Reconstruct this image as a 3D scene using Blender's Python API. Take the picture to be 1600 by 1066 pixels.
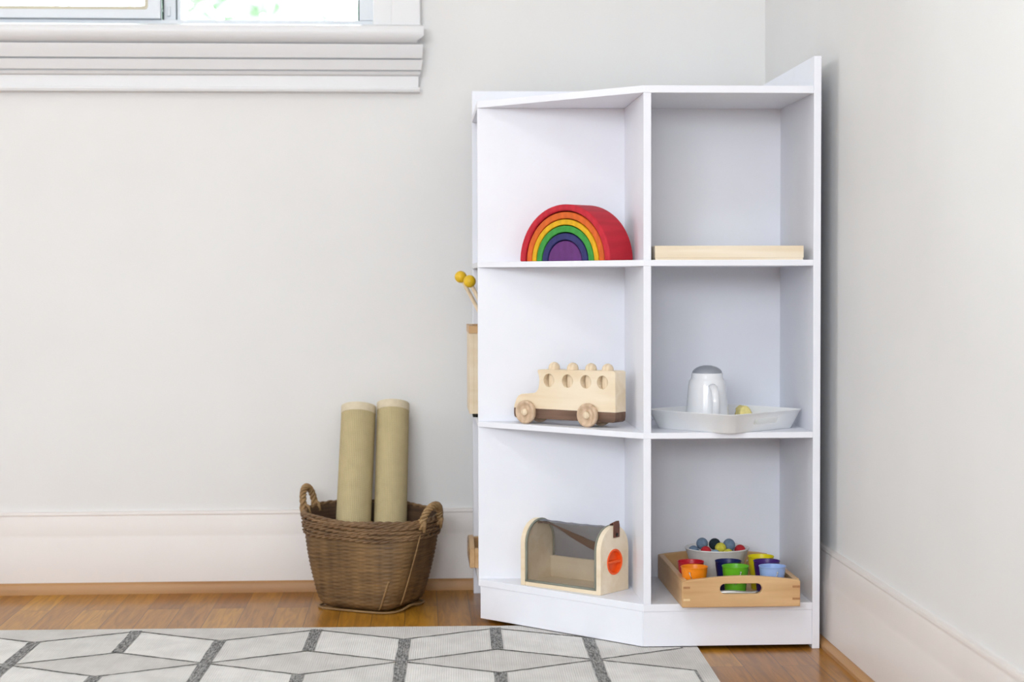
import bpy, bmesh, math, random
from mathutils import Vector, Matrix
random.seed(7)
PI = math.pi
for o in list(bpy.data.objects):
    bpy.data.objects.remove(o, do_unlink=True)
SC = bpy.context.scene
COL = SC.collection

# ------------------------------------------------------------------ camera
F_PX, YAW, PITCH, ROLL = 2708.69, 0.05362, -0.03474, 0.00261
CAM = Vector((-0.0994, -2.689, 0.5818))
fwd = Vector((math.sin(YAW)*math.cos(PITCH), math.cos(YAW)*math.cos(PITCH), math.sin(PITCH)))
rt0 = Vector((math.cos(YAW), -math.sin(YAW), 0))
up0 = rt0.cross(fwd)
rt = rt0*math.cos(ROLL) - up0*math.sin(ROLL)
up = up0*math.cos(ROLL) + rt0*math.sin(ROLL)
cd = bpy.data.cameras.new('camera')
cam = bpy.data.objects.new('camera', cd)
COL.objects.link(cam)
M = Matrix((rt, up, -fwd)).transposed().to_4x4()
M.translation = CAM
cam.matrix_world = M
cd.sensor_width = 36
cd.lens = 36*F_PX/1600
cd.clip_start = .05
cd.dof.use_dof = True
cd.dof.focus_distance = 2.78
cd.dof.aperture_fstop = 4.2
SC.camera = cam

# ------------------------------------------------------------------ world, lights, exposure
SC.view_settings.view_transform = 'Standard'
SC.view_settings.look = 'None'
SC.view_settings.gamma = 1
SC.view_settings.use_curve_mapping = False
SC.view_settings.exposure = -0.18
w = bpy.data.worlds.new('sky'); SC.world = w; w.use_nodes = True
bg = w.node_tree.nodes['Background']
bg.inputs[0].default_value = (.86, .95, 1.0, 1); bg.inputs[1].default_value = 22

def area(name, loc, target, sx, sy, power, color=(1, 1, 1)):
    l = bpy.data.lights.new(name, 'AREA'); l.shape = 'RECTANGLE'; l.size = sx; l.size_y = sy
    l.energy = power; l.color = color
    o = bpy.data.objects.new(name, l); COL.objects.link(o)
    o.location = loc
    o.rotation_euler = (Vector(target)-Vector(loc)).to_track_quat('-Z', 'Y').to_euler()
    return o
# daylight of the window behind the photographer; the other lamps are added fill
LC = (.93, 1.0, 1.07)
area('daylight_tall_window', (-1.75, -4.42, 1.50), (-1.75, 0, 1.50), 1.10, 1.25, 52, LC)      # window behind, left of the camera
area('fill_behind_camera', (-.58, -4.42, 1.20), (-.58, 0, 1.20), 0.9, .6, 43, LC)            # added fill for the right bays, in front of the solid wall
area('fill_left_side', (-4.42, -.5, 1.50), (0, -.5, 1.50), 1.2, 1.2, 30, LC)            # added side fill for the right wall; left wall is solid
area('fill_overhead', (-.6, -2.3, 2.45), (-.6, -2.3, 0), .5, .5, 12, LC)  # added soft fill from overhead, no ceiling fitting stands for it

# ------------------------------------------------------------------ materials
def mat(name):
    m = bpy.data.materials.new(name); m.use_nodes = True
    nt = m.node_tree
    return m, nt, nt.nodes['Principled BSDF']
def link(nt, a, b): nt.links.new(a, b)
def plain(name, c, rough=.5, var=.04, scale=40, bump=0., bscale=200, metal=0, spec=.5, coat=0):
    m, nt, b = mat(name)
    b.inputs['Roughness'].default_value = rough; b.inputs['Metallic'].default_value = metal
    b.inputs['Specular IOR Level'].default_value = spec; b.inputs['Coat Weight'].default_value = coat
    tc = nt.nodes.new('ShaderNodeTexCoord')
    n = nt.nodes.new('ShaderNodeTexNoise'); n.inputs['Scale'].default_value = scale; n.inputs['Detail'].default_value = 4
    link(nt, tc.outputs['Object'], n.inputs['Vector'])
    r = nt.nodes.new('ShaderNodeValToRGB')
    r.color_ramp.elements[0].position = .3; r.color_ramp.elements[1].position = .7
    r.color_ramp.elements[0].color = (*[max(0, x*(1-var)) for x in c], 1)
    r.color_ramp.elements[1].color = (*[min(1, x*(1+var)) for x in c], 1)
    link(nt, n.outputs['Fac'], r.inputs[0]); link(nt, r.outputs[0], b.inputs['Base Color'])
    if bump:
        n2 = nt.nodes.new('ShaderNodeTexNoise'); n2.inputs['Scale'].default_value = bscale; n2.inputs['Detail'].default_value = 3
        link(nt, tc.outputs['Object'], n2.inputs['Vector'])
        bp = nt.nodes.new('ShaderNodeBump'); bp.inputs['Strength'].default_value = bump; bp.inputs['Distance'].default_value = .002
        link(nt, n2.outputs['Fac'], bp.inputs['Height']); link(nt, bp.outputs[0], b.inputs['Normal'])
    return m
def wood(name, c1, c2, axis='X', scale=30, stretch=14, rough=.5, spec=.4, coat=0):
    m, nt, b = mat(name)
    b.inputs['Roughness'].default_value = rough; b.inputs['Specular IOR Level'].default_value = spec
    b.inputs['Coat Weight'].default_value = coat
    tc = nt.nodes.new('ShaderNodeTexCoord'); mp = nt.nodes.new('ShaderNodeMapping')
    s = [scale]*3; s['XYZ'.index(axis)] = scale/stretch
    mp.inputs['Scale'].default_value = s
    link(nt, tc.outputs['Object'], mp.inputs['Vector'])
    n = nt.nodes.new('ShaderNodeTexNoise'); n.inputs['Scale'].default_value = 1.6; n.inputs['Detail'].default_value = 6
    n.inputs['Distortion'].default_value = .6
    link(nt, mp.outputs[0], n.inputs['Vector'])
    wv = nt.nodes.new('ShaderNodeTexWave'); wv.inputs['Scale'].default_value = .5; wv.inputs['Distortion'].default_value = 7
    wv.inputs['Detail'].default_value = 3
    link(nt, mp.outputs[0], wv.inputs['Vector'])
    mx = nt.nodes.new('ShaderNodeMath'); mx.operation = 'MULTIPLY_ADD'; mx.inputs[1].default_value = .3
    link(nt, wv.outputs['Fac'], mx.inputs[0]); link(nt, n.outputs['Fac'], mx.inputs[2])
    r = nt.nodes.new('ShaderNodeValToRGB')
    r.color_ramp.elements[0].position = .38; r.color_ramp.elements[1].position = .85
    r.color_ramp.elements[0].color = (*c1, 1); r.color_ramp.elements[1].color = (*c2, 1)
    link(nt, mx.outputs[0], r.inputs[0]); link(nt, r.outputs[0], b.inputs['Base Color'])
    bp = nt.nodes.new('ShaderNodeBump'); bp.inputs['Strength'].default_value = .08; bp.inputs['Distance'].default_value = .001
    link(nt, n.outputs['Fac'], bp.inputs['Height']); link(nt, bp.outputs[0], b.inputs['Normal'])
    return m

MAT = {}
MAT['wall'] = plain('cream_wall_paint', (.80, .79, .78), .62, .015, 6, .05, 260, spec=.3)
MAT['ceiling'] = plain('ceiling_paint', (.86, .86, .86), .8, .01, 5)
MAT['trim'] = plain('white_trim_paint', (.77, .765, .775), .38, .01, 8, .04, 60)
MAT['baseboard'] = plain('baseboard_paint', (.77, .715, .685), .42, .02, 8, .05, 50)
MAT['aluminium'] = plain('white_aluminium', (.70, .73, .77), .35, .01, 20)
MAT['gasket'] = plain('tan_gasket', (.62, .57, .44), .7, .03, 80)
MAT['dark_gasket'] = plain('dark_gasket', (.06, .09, .085), .6, .05, 80)
MAT['melamine'] = plain('white_melamine', (.875, .885, .945), .42, .012, 15, .03, 300)
MAT['pale_wood'] = wood('pale_wood', (.80, .64, .44), (.89, .765, .585), 'X', 34, 12, .55)
MAT['pine'] = wood('pine', (.82, .68, .49), (.90, .79, .63), 'X', 60, 25, .55)
MAT['beech'] = wood('beech', (.57, .33, .145), (.71, .46, .235), 'X', 40, 14, .42)
MAT['beech_y'] = wood('beech_lengthwise', (.57, .33, .145), (.71, .46, .235), 'Y', 40, 14, .42)
MAT['walnut'] = wood('walnut', (.095, .05, .032), (.20, .115, .075), 'X', 60, 12, .55)
MAT['wheel_wood'] = wood('wheel_wood', (.52, .36, .23), (.68, .50, .35), 'Y', 60, 4, .5)
MAT['peg_wood'] = wood('peg_wood', (.72, .56, .38), (.84, .69, .50), 'Z', 80, 6, .5)
MAT['endgrain'] = plain('end_grain', (.42, .20, .075), .55, .12, 300)
MAT['endgrain_pale'] = plain('pale_end_grain', (.80, .60, .33), .55, .06, 300)
MAT['leather'] = plain('brown_leather', (.125, .042, .024), .5, .15, 120, .1, 400)
MAT['black_metal'] = plain('dark_screw', (.02, .018, .016), .4, .1, 50, metal=.6)
MAT['wire'] = plain('steel_wire', (.62, .62, .62), .28, .03, 50, metal=1)
MAT['steel'] = plain('brushed_steel', (.66, .66, .65), .3, .05, 90, metal=1)
MAT['orange_plastic'] = plain('orange_plastic', (.92, .11, .012), .35, .02, 50)
MAT['porcelain'] = plain('white_porcelain', (.86, .87, .90), .12, .01, 20, coat=.5)
MAT['grey_lid'] = plain('grey_lid_plastic', (.31, .33, .37), .32, .02, 40)
MAT['white_plastic'] = plain('white_tray_plastic', (.90, .905, .91), .28, .01, 20)
MAT['bowl'] = plain('white_bowl_glaze', (.74, .72, .70), .4, .05, 70)
MAT['sponge'] = plain('yellow_sponge', (.90, .76, .30), .9, .08, 200, .6, 500)
MAT['yellow_ball'] = plain('yellow_paint', (.80, .50, .015), .42, .04, 40)
def dyed(name, c): return wood(name, tuple(x*.82 for x in c), c, 'Y', 45, 8, .6, .3)
RB = {'red': (.58, .021, .040), 'orange': (.74, .140, .020), 'yellow': (.80, .44, .010), 'green': (.052, .33, .055), 'blue': (.035, .035, .155), 'purple': (.145, .035, .19)}
for k, c in RB.items(): MAT['dye_'+k] = dyed(k+'_dyed_wood', c)
BUCK = {'orange': (.90, .26, .008), 'red': (.50, .006, .022), 'green': (.13, .46, .018), 'navy': (.008, .014, .10), 'light blue': (.33, .47, .80), 'purple': (.060, .016, .17), 'yellow': (.78, .66, .005)}
for k, c in BUCK.items(): MAT['enamel_'+k] = plain(k.replace(' ', '_')+'_enamel', c, .3, .02, 40)
FELT = {'slate blue': (.15, .215, .30), 'dark teal': (.012, .026, .034), 'yellow': (.62, .56, .06), 'red': (.48, .02, .03), 'light blue': (.24, .36, .46)}
for k, c in FELT.items(): MAT['felt_'+k] = plain(k.replace(' ', '_')+'_felt', c, .95, .12, 300, .5, 700)

# floor: oak strips running towards the camera
def floor_mat():
    m, nt, b = mat('oak_strip_floor')
    tc = nt.nodes.new('ShaderNodeTexCoord'); mp = nt.nodes.new('ShaderNodeMapping')
    mp.inputs['Rotation'].default_value = (0, 0, PI/2); mp.inputs['Location'].default_value = (.21, .012, 0)
    link(nt, tc.outputs['Object'], mp.inputs['Vector'])
    br = nt.nodes.new('ShaderNodeTexBrick')
    br.inputs['Color1'].default_value = (0, 0, 0, 1); br.inputs['Color2'].default_value = (1, 1, 1, 1); br.inputs['Mortar'].default_value = (.5, .5, .5, 1)
    br.inputs['Scale'].default_value = 1; br.inputs['Mortar Size'].default_value = .0007; br.inputs['Mortar Smooth'].default_value = .3
    br.inputs['Bias'].default_value = 0
    br.inputs['Brick Width'].default_value = .52; br.inputs['Row Height'].default_value = .057
    br.offset = .37; br.offset_frequency = 2
    link(nt, mp.outputs[0], br.inputs['Vector'])
    mp2 = nt.nodes.new('ShaderNodeMapping'); mp2.inputs['Scale'].default_value = (95, 7, 30)
    link(nt, tc.outputs['Object'], mp2.inputs['Vector'])
    ad = nt.nodes.new('ShaderNodeVectorMath'); ad.operation = 'MULTIPLY_ADD'
    ad.inputs[1].default_value = (37, 19, 0)
    link(nt, br.outputs['Color'], ad.inputs[0]); link(nt, mp2.outputs[0], ad.inputs[2])
    n = nt.nodes.new('ShaderNodeTexNoise'); n.inputs['Scale'].default_value = 1; n.inputs['Detail'].default_value = 7; n.inputs['Distortion'].default_value = 1.2
    link(nt, ad.outputs[0], n.inputs['Vector'])
    r1 = nt.nodes.new('ShaderNodeValToRGB')
    e = r1.color_ramp.elements
    e[0].position = 0; e[0].color = (.26, .095, .008, 1); e[1].position = 1; e[1].color = (.53, .255, .026, 1)
    x = e.new(.35); x.color = (.36, .148, .014, 1)
    x = e.new(.7); x.color = (.44, .195, .018, 1)
    link(nt, br.outputs['Color'], r1.inputs[0])
    r2 = nt.nodes.new('ShaderNodeValToRGB')
    r2.color_ramp.elements[0].position = .33; r2.color_ramp.elements[0].color = (.55, .50, .46, 1)
    r2.color_ramp.elements[1].position = .62; r2.color_ramp.elements[1].color = (1.08, 1.05, 1.0, 1)
    link(nt, n.outputs['Fac'], r2.inputs[0])
    mu = nt.nodes.new('ShaderNodeMix'); mu.data_type = 'RGBA'; mu.blend_type = 'MULTIPLY'; mu.inputs[0].default_value = .75
    link(nt, r1.outputs[0], mu.inputs[6]); link(nt, r2.outputs[0], mu.inputs[7])
    mo = nt.nodes.new('ShaderNodeMix'); mo.data_type = 'RGBA'; mo.inputs[7].default_value = (.12, .05, .02, 1)
    link(nt, br.outputs['Fac'], mo.inputs[0]); link(nt, mu.outputs[2], mo.inputs[6])
    link(nt, mo.outputs[2], b.inputs['Base Color'])
    b.inputs['Roughness'].default_value = .32; b.inputs['Specular IOR Level'].default_value = .25
    b.inputs['Coat Weight'].default_value = .18; b.inputs['Coat Roughness'].default_value = .09
    bp = nt.nodes.new('ShaderNodeBump'); bp.inputs['Strength'].default_value = .25; bp.inputs['Distance'].default_value = .0006
    iv = nt.nodes.new('ShaderNodeMath'); iv.operation = 'SUBTRACT'; iv.inputs[0].default_value = 1
    link(nt, br.outputs['Fac'], iv.inputs[1]); link(nt, iv.outputs[0], bp.inputs['Height']); link(nt, bp.outputs[0], b.inputs['Normal'])
    return m
MAT['floor'] = floor_mat()
MAT['shoe_x'] = wood('oak_shoe_back', (.36, .175, .065), (.47, .255, .105), 'X', 30, 30, .45)
MAT['shoe_y'] = wood('oak_shoe_right', (.36, .175, .065), (.47, .255, .105), 'Y', 30, 30, .45)

def pile(name, c, streak=None):
    m, nt, b = mat(name)
    b.inputs['Roughness'].default_value = .95; b.inputs['Specular IOR Level'].default_value = .1
    tc = nt.nodes.new('ShaderNodeTexCoord'); mp = nt.nodes.new('ShaderNodeMapping')
    mp.inputs['Scale'].default_value = (420, 90, 100) if streak else (26, 18, 20)
    link(nt, tc.outputs['Object'], mp.inputs['Vector'])
    n = nt.nodes.new('ShaderNodeTexNoise'); n.inputs['Scale'].default_value = 1; n.inputs['Detail'].default_value = 5
    link(nt, mp.outputs[0], n.inputs['Vector'])
    r = nt.nodes.new('ShaderNodeValToRGB'); r.color_ramp.elements[0].position = .35; r.color_ramp.elements[1].position = .65
    d = streak or tuple(x*.88 for x in c)
    r.color_ramp.elements[0].color = (*d, 1); r.color_ramp.elements[1].color = (*c, 1)
    link(nt, n.outputs['Fac'], r.inputs[0]); link(nt, r.outputs[0], b.inputs['Base Color'])
    w2 = nt.nodes.new('ShaderNodeTexWave'); w2.inputs['Scale'].default_value = 90; w2.inputs['Distortion'].default_value = 1.5
    link(nt, tc.outputs['Object'], w2.inputs['Vector'])
    bp = nt.nodes.new('ShaderNodeBump'); bp.inputs['Strength'].default_value = .35; bp.inputs['Distance'].default_value = .001
    link(nt, w2.outputs['Fac'], bp.inputs['Height']); link(nt, bp.outputs[0], b.inputs['Normal'])
    return m
MAT['pile_light'] = pile('rug_pile_ivory', (.84, .815, .79))
MAT['pile_mid'] = pile('rug_pile_pale_grey', (.71, .68, .655))
MAT['pile_dark'] = pile('rug_pile_charcoal', (.42, .41, .40), (.11, .11, .11))
MAT['pile_line'] = pile('rug_pile_line', (.27, .26, .24), (.10, .10, .095))

def weave_mat(name, c1, c2):
    m, nt, b = mat(name)
    b.inputs['Roughness'].default_value = .6
    tc = nt.nodes.new('ShaderNodeTexCoord')
    acc = None
    for sc, k in (((10, 10, 330), .55), ((55, 55, 3), .35), ((14, 14, 10), .45)):
        n = nt.nodes.new('ShaderNodeTexNoise'); n.inputs['Scale'].default_value = 1; n.inputs['Detail'].default_value = 4
        mp = nt.nodes.new('ShaderNodeMapping'); mp.inputs['Scale'].default_value = sc
        link(nt, tc.outputs['Object'], mp.inputs['Vector']); link(nt, mp.outputs[0], n.inputs['Vector'])
        q = nt.nodes.new('ShaderNodeMath'); q.operation = 'MULTIPLY_ADD'; q.inputs[1].default_value = k; q.inputs[2].default_value = 0
        link(nt, n.outputs['Fac'], q.inputs[0])
        if acc is not None: link(nt, acc, q.inputs[2])
        acc = q.outputs[0]
    r = nt.nodes.new('ShaderNodeValToRGB'); r.color_ramp.elements[0].position = .50; r.color_ramp.elements[1].position = .86
    r.color_ramp.elements[0].color = (*c1, 1); r.color_ramp.elements[1].color = (*c2, 1)
    link(nt, acc, r.inputs[0]); link(nt, r.outputs[0], b.inputs['Base Color'])
    return m
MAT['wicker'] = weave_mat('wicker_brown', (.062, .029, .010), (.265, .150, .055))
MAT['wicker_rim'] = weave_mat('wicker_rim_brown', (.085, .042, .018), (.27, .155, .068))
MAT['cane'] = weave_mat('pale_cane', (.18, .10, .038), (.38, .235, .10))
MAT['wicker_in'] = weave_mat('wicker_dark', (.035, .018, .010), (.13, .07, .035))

def ribbed(name, c, n_ribs):
    m, nt, b = mat(name)
    b.inputs['Roughness'].default_value = .92; b.inputs['Specular IOR Level'].default_value = .1
    tc = nt.nodes.new('ShaderNodeTexCoord'); sp = nt.nodes.new('ShaderNodeSeparateXYZ')
    link(nt, tc.outputs['Object'], sp.inputs[0])
    at = nt.nodes.new('ShaderNodeMath'); at.operation = 'ARCTAN2'
    link(nt, sp.outputs[1], at.inputs[0]); link(nt, sp.outputs[0], at.inputs[1])
    mu = nt.nodes.new('ShaderNodeMath'); mu.operation = 'MULTIPLY'; mu.inputs[1].default_value = n_ribs
    link(nt, at.outputs[0], mu.inputs[0])
    si = nt.nodes.new('ShaderNodeMath'); si.operation = 'SINE'; link(nt, mu.outputs[0], si.inputs[0])
    zm = nt.nodes.new('ShaderNodeMath'); zm.operation = 'MULTIPLY'; zm.inputs[1].default_value = 1800; link(nt, sp.outputs[2], zm.inputs[0])
    zs = nt.nodes.new('ShaderNodeMath'); zs.operation = 'SINE'; link(nt, zm.outputs[0], zs.inputs[0])
    ad = nt.nodes.new('ShaderNodeMath'); ad.operation = 'MULTIPLY_ADD'; ad.inputs[1].default_value = .3
    link(nt, zs.outputs[0], ad.inputs[0]); link(nt, si.outputs[0], ad.inputs[2])
    mr = nt.nodes.new('ShaderNodeMapRange'); mr.inputs[1].default_value = -1.2; mr.inputs[2].default_value = 1.2
    link(nt, ad.outputs[0], mr.inputs[0])
    no = nt.nodes.new('ShaderNodeTexNoise'); no.inputs['Scale'].default_value = 60; no.inputs['Detail'].default_value = 4
    link(nt, tc.outputs['Object'], no.inputs['Vector'])
    r = nt.nodes.new('ShaderNodeValToRGB'); r.color_ramp.elements[0].color = (*[x*.78 for x in c], 1); r.color_ramp.elements[1].color = (*[x*1.1 for x in c], 1)
    r.color_ramp.elements[0].position = .25; r.color_ramp.elements[1].position = .75
    av = nt.nodes.new('ShaderNodeMath'); av.operation = 'MULTIPLY_ADD'; av.inputs[1].default_value = .6
    hf = nt.nodes.new('ShaderNodeMath'); hf.operation = 'MULTIPLY'; hf.inputs[1].default_value = .4
    link(nt, no.outputs['Fac'], hf.inputs[0]); link(nt, mr.outputs[0], av.inputs[0]); link(nt, hf.outputs[0], av.inputs[2])
    link(nt, av.outputs[0], r.inputs[0]); link(nt, r.outputs[0], b.inputs['Base Color'])
    bp = nt.nodes.new('ShaderNodeBump'); bp.inputs['Strength'].default_value = .5; bp.inputs['Distance'].default_value = .0008
    link(nt, mr.outputs[0], bp.inputs['Height']); link(nt, bp.outputs[0], b.inputs['Normal'])
    return m
MAT['mat_cloth'] = ribbed('ribbed_khaki_mat', (.53, .435, .245), 58)
MAT['mat_hem'] = plain('cream_hem', (.68, .59, .43), .9, .05, 120, .3, 600)

def mesh_fabric(name, c, a0, a1):
    m, nt, b = mat(name)
    b.inputs['Roughness'].default_value = .7; b.inputs['Specular IOR Level'].default_value = .25
    b.inputs['Base Color'].default_value = (*c, 1)
    tc = nt.nodes.new('ShaderNodeTexCoord'); n = nt.nodes.new('ShaderNodeTexNoise'); n.inputs['Scale'].default_value = 30
    link(nt, tc.outputs['Object'], n.inputs['Vector'])
    mr = nt.nodes.new('ShaderNodeMapRange'); mr.inputs[3].default_value = a0; mr.inputs[4].default_value = a1
    link(nt, n.outputs['Fac'], mr.inputs[0]); link(nt, mr.outputs[0], b.inputs['Alpha'])
    return m
MAT['gauze'] = mesh_fabric('grey_gauze', (.15, .12, .085), .28, .42)
MAT['gauze_back'] = mesh_fabric('dense_grey_gauze', (.25, .25, .28), .60, .84)
MAT['piping'] = plain('grey_green_piping', (.23, .235, .19), .6, .08, 100)
def glass():
    m, nt, b = mat('window_glass')
    out = nt.nodes['Material Output']
    t = nt.nodes.new('ShaderNodeBsdfTransparent'); g = nt.nodes.new('ShaderNodeBsdfGlossy'); g.inputs['Roughness'].default_value = .02
    t.inputs[0].default_value = (.96, .985, .975, 1)
    fr = nt.nodes.new('ShaderNodeFresnel'); fr.inputs[0].default_value = 1.45
    mx = nt.nodes.new('ShaderNodeMixShader')
    link(nt, fr.outputs[0], mx.inputs[0]); link(nt, t.outputs[0], mx.inputs[1]); link(nt, g.outputs[0], mx.inputs[2])
    link(nt, mx.outputs[0], out.inputs[0])
    return m
MAT['glass'] = glass()
MAT['leaf'] = plain('pale_leaf', (.13, .185, .115), .6, .25, 3)
MAT['leaf2'] = plain('fresh_leaf', (.17, .215, .155), .6, .2, 3)
MAT['bark'] = plain('bark', (.16, .11, .07), .9, .3, 20)
MAT['lawn'] = plain('lawn', (.10, .15, .05), .9, .3, 4)

# ------------------------------------------------------------------ mesh helpers
class MB:
    def __init__(s): s.v = []; s.f = []; s.m = []; s.sm = []
    def add(s, vs, fs, mi=0, smooth=False, T=None):
        o = len(s.v)
        s.v += [tuple(T @ Vector(p)) if T is not None else tuple(p) for p in vs]
        s.f += [tuple(i+o for i in f) for f in fs]; s.m += [mi]*len(fs); s.sm += [smooth]*len(fs)
        return s
    def box(s, x0, x1, y0, y1, z0, z1, mi=0, T=None):
        vs = [(x, y, z) for z in (z0, z1) for y in (y0, y1) for x in (x0, x1)]
        return s.add(vs, [(0, 2, 3, 1), (4, 5, 7, 6), (0, 1, 5, 4), (2, 6, 7, 3), (0, 4, 6, 2), (1, 3, 7, 5)], mi, False, T)
    def lathe(s, prof, n=32, c=(0, 0, 0), mi=0, T=None, cap=True):
        vs, fs = [], []
        for r, z in prof:
            for k in range(n):
                a = 2*PI*k/n; vs.append((c[0]+r*math.cos(a), c[1]+r*math.sin(a), c[2]+z))
        for i in range(len(prof)-1):
            for k in range(n):
                k2 = (k+1) % n
                fs.append((i*n+k, i*n+k2, (i+1)*n+k2, (i+1)*n+k))
        if cap:
            fs.append(tuple(range(n-1, -1, -1))); fs.append(tuple((len(prof)-1)*n+k for k in range(n)))
        return s.add(vs, fs, mi, True, T)
    def sphere(s, c, r, n=20, sc=(1, 1, 1), mi=0, T=None):
        m = n//2
        vs = [(c[0], c[1], c[2]-r*sc[2])]; fs = []
        for i in range(1, m):
            t = -PI/2+PI*i/m
            for k in range(n):
                a = 2*PI*k/n
                vs.append((c[0]+r*sc[0]*math.cos(t)*math.cos(a), c[1]+r*sc[1]*math.cos(t)*math.sin(a), c[2]+r*sc[2]*math.sin(t)))
        vs.append((c[0], c[1], c[2]+r*sc[2])); L = len(vs)-1
        for k in range(n):
            k2 = (k+1) % n
            fs.append((0, 1+k2, 1+k)); fs.append((L, L-n+k, L-n+k2))
            for i in range(m-2):
                a = 1+i*n
                fs.append((a+k, a+k2, a+n+k2, a+n+k))
        return s.add(vs, fs, mi, True, T)
    def tube(s, path, r, n=10, closed=False, mi=0, T=None, flat=1.0, normal=None):
        P = [Vector(p) for p in path]; L = len(P); vs, fs = [], []
        prev = None
        for i, p in enumerate(P):
            if closed: t = P[(i+1) % L]-P[i-1]
            else: t = P[min(i+1, L-1)]-P[max(i-1, 0)]
            t.normalize()
            if prev is None:
                ref = Vector(normal) if normal else (Vector((0, 0, 1)) if abs(t.z) < .9 else Vector((1, 0, 0)))
                prev = ref
            nrm = prev - t*prev.dot(t); nrm.normalize(); prev = nrm
            b = t.cross(nrm)
            rr = r[i] if isinstance(r, (list, tuple)) else r
            for k in range(n):
                a = 2*PI*k/n
                vs.append(tuple(p + nrm*rr*flat*math.cos(a) + b*rr*math.sin(a)))
        for i in range(L if closed else L-1):
            j = (i+1) % L
            for k in range(n):
                k2 = (k+1) % n
                fs.append((i*n+k, i*n+k2, j*n+k2, j*n+k))
        if not closed:
            fs.append(tuple(range(n-1, -1, -1))); fs.append(tuple((L-1)*n+k for k in range(n)))
        return s.add(vs, fs, mi, True, T)
    def prism(s, poly, z0, z1, mi=0, T=None, smooth=False):
        n = len(poly)
        vs = [(x, y, z0) for x, y in poly]+[(x, y, z1) for x, y in poly]
        fs = [tuple(range(n-1, -1, -1)), tuple(range(n, 2*n))]+[(i, (i+1) % n, n+(i+1) % n, n+i) for i in range(n)]
        return s.add(vs, fs, mi, smooth, T)
    def plate(s, outer, holes, t, mi=0, T=None):
        """flat plate in XY, thickness 0..t in Z, with holes"""
        if not holes: return s.prism(outer, 0, t, mi, T)
        bm = bmesh.new(); loops = []
        for lp in [outer]+holes:
            vs = [bm.verts.new((x, y, 0)) for x, y in lp]; loops.append(vs)
            for i in range(len(vs)): bm.edges.new((vs[i], vs[(i+1) % len(vs)]))
        bm.verts.index_update()
        bmesh.ops.triangle_fill(bm, use_beauty=True, use_dissolve=False, edges=bm.edges[:])
        bm.verts.index_update()
        V = [tuple(v.co) for v in bm.verts]; N = len(V)
        tris = []
        for f in bm.faces:
            ids = [v.index for v in f.verts]
            if f.normal.z < 0: ids.reverse()
            tris.append(tuple(ids))
        lidx = [[v.index for v in l] for l in loops]
        bm.free()
        vs = V+[(x, y, t) for x, y, _ in V]
        fs = [tuple(reversed(f)) for f in tris]+[tuple(i+N for i in f) for f in tris]
        for li, l in enumerate(lidx):
            for i in range(len(l)):
                a, b = l[i], l[(i+1) % len(l)]
                fs.append((a, b, b+N, a+N))
        o = len(s.v); s.add(vs, fs, mi, False, T)
        return s
    def build(s, name, mats, parent=None, bevel=0, seg=2, smooth_angle=None, fix=True, loc=None):
        me = bpy.data.meshes.new(name)
        me.from_pydata(s.v, [], s.f)
        for m in (mats if isinstance(mats, (list, tuple)) else [mats]): me.materials.append(m)
        for p, mi, sm in zip(me.polygons, s.m, s.sm): p.material_index = mi; p.use_smooth = sm
        if fix:
            bm = bmesh.new(); bm.from_mesh(me); bmesh.ops.recalc_face_normals(bm, faces=bm.faces[:]); bm.to_mesh(me); bm.free()
        me.update()
        o = bpy.data.objects.new(name, me); COL.objects.link(o)
        if parent: o.parent = parent
        if loc: o.location = loc
        if bevel:
            b = o.modifiers.new('bevel', 'BEVEL'); b.width = bevel; b.segments = seg; b.limit_method = 'ANGLE'; b.angle_limit = math.radians(40)
            b.harden_normals = False
        if smooth_angle:
            for p in me.polygons: p.use_smooth = True
            me.set_sharp_from_angle(angle=math.radians(smooth_angle))
        return o
def tag(o, label, cat, group=None, kind=None):
    o['label'] = label; o['category'] = cat
    if group: o['group'] = group
    if kind: o['kind'] = kind
    return o
def thing(name, label, cat, loc=(0, 0, 0), rz=0, group=None):
    o = bpy.data.objects.new(name, None); COL.objects.link(o); o.empty_display_size = .02
    o.location = loc; o.rotation_euler = (0, 0, rz)
    return tag(o, label, cat, group)
def struct(o): o['kind'] = 'structure'; return o
def circ(cx, cy, r, n=24, ry=None, a0=0, a1=2*PI, end=False):
    ry = ry or r
    m = n if not end else n-1
    return [(cx+r*math.cos(a0+(a1-a0)*i/m), cy+ry*math.sin(a0+(a1-a0)*i/m)) for i in range(n)]
def stadium(x0, x1, z0, z1, n=9):
    r = (z1-z0)/2; c = (z0+z1)/2
    return circ(x1-r, c, r, n, a0=-PI/2, a1=PI/2, end=True)+circ(x0+r, c, r, n, a0=PI/2, a1=1.5*PI, end=True)
def rrect(x0, x1, y0, y1, r, n=6):
    p = []
    for cx, cy, a in ((x1-r, y1-r, 0), (x0+r, y1-r, PI/2), (x0+r, y0+r, PI), (x1-r, y0+r, 1.5*PI)):
        p += [(cx+r*math.cos(a+PI/2*i/(n-1)), cy+r*math.sin(a+PI/2*i/(n-1))) for i in range(n)]
    return p
# frames: XZ plate standing upright, thickness towards +Y
T_XZ = Matrix(((1, 0, 0, 0), (0, 0, 1, 0), (0, 1, 0, 0), (0, 0, 0, 1)))
# YZ plate (plate x->Y, plate y->Z, thickness +X)
T_YZ = Matrix(((0, 0, 1, 0), (1, 0, 0, 0), (0, 1, 0, 0), (0, 0, 0, 1)))
def tr(x, y, z): return Matrix.Translation((x, y, z))

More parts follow.
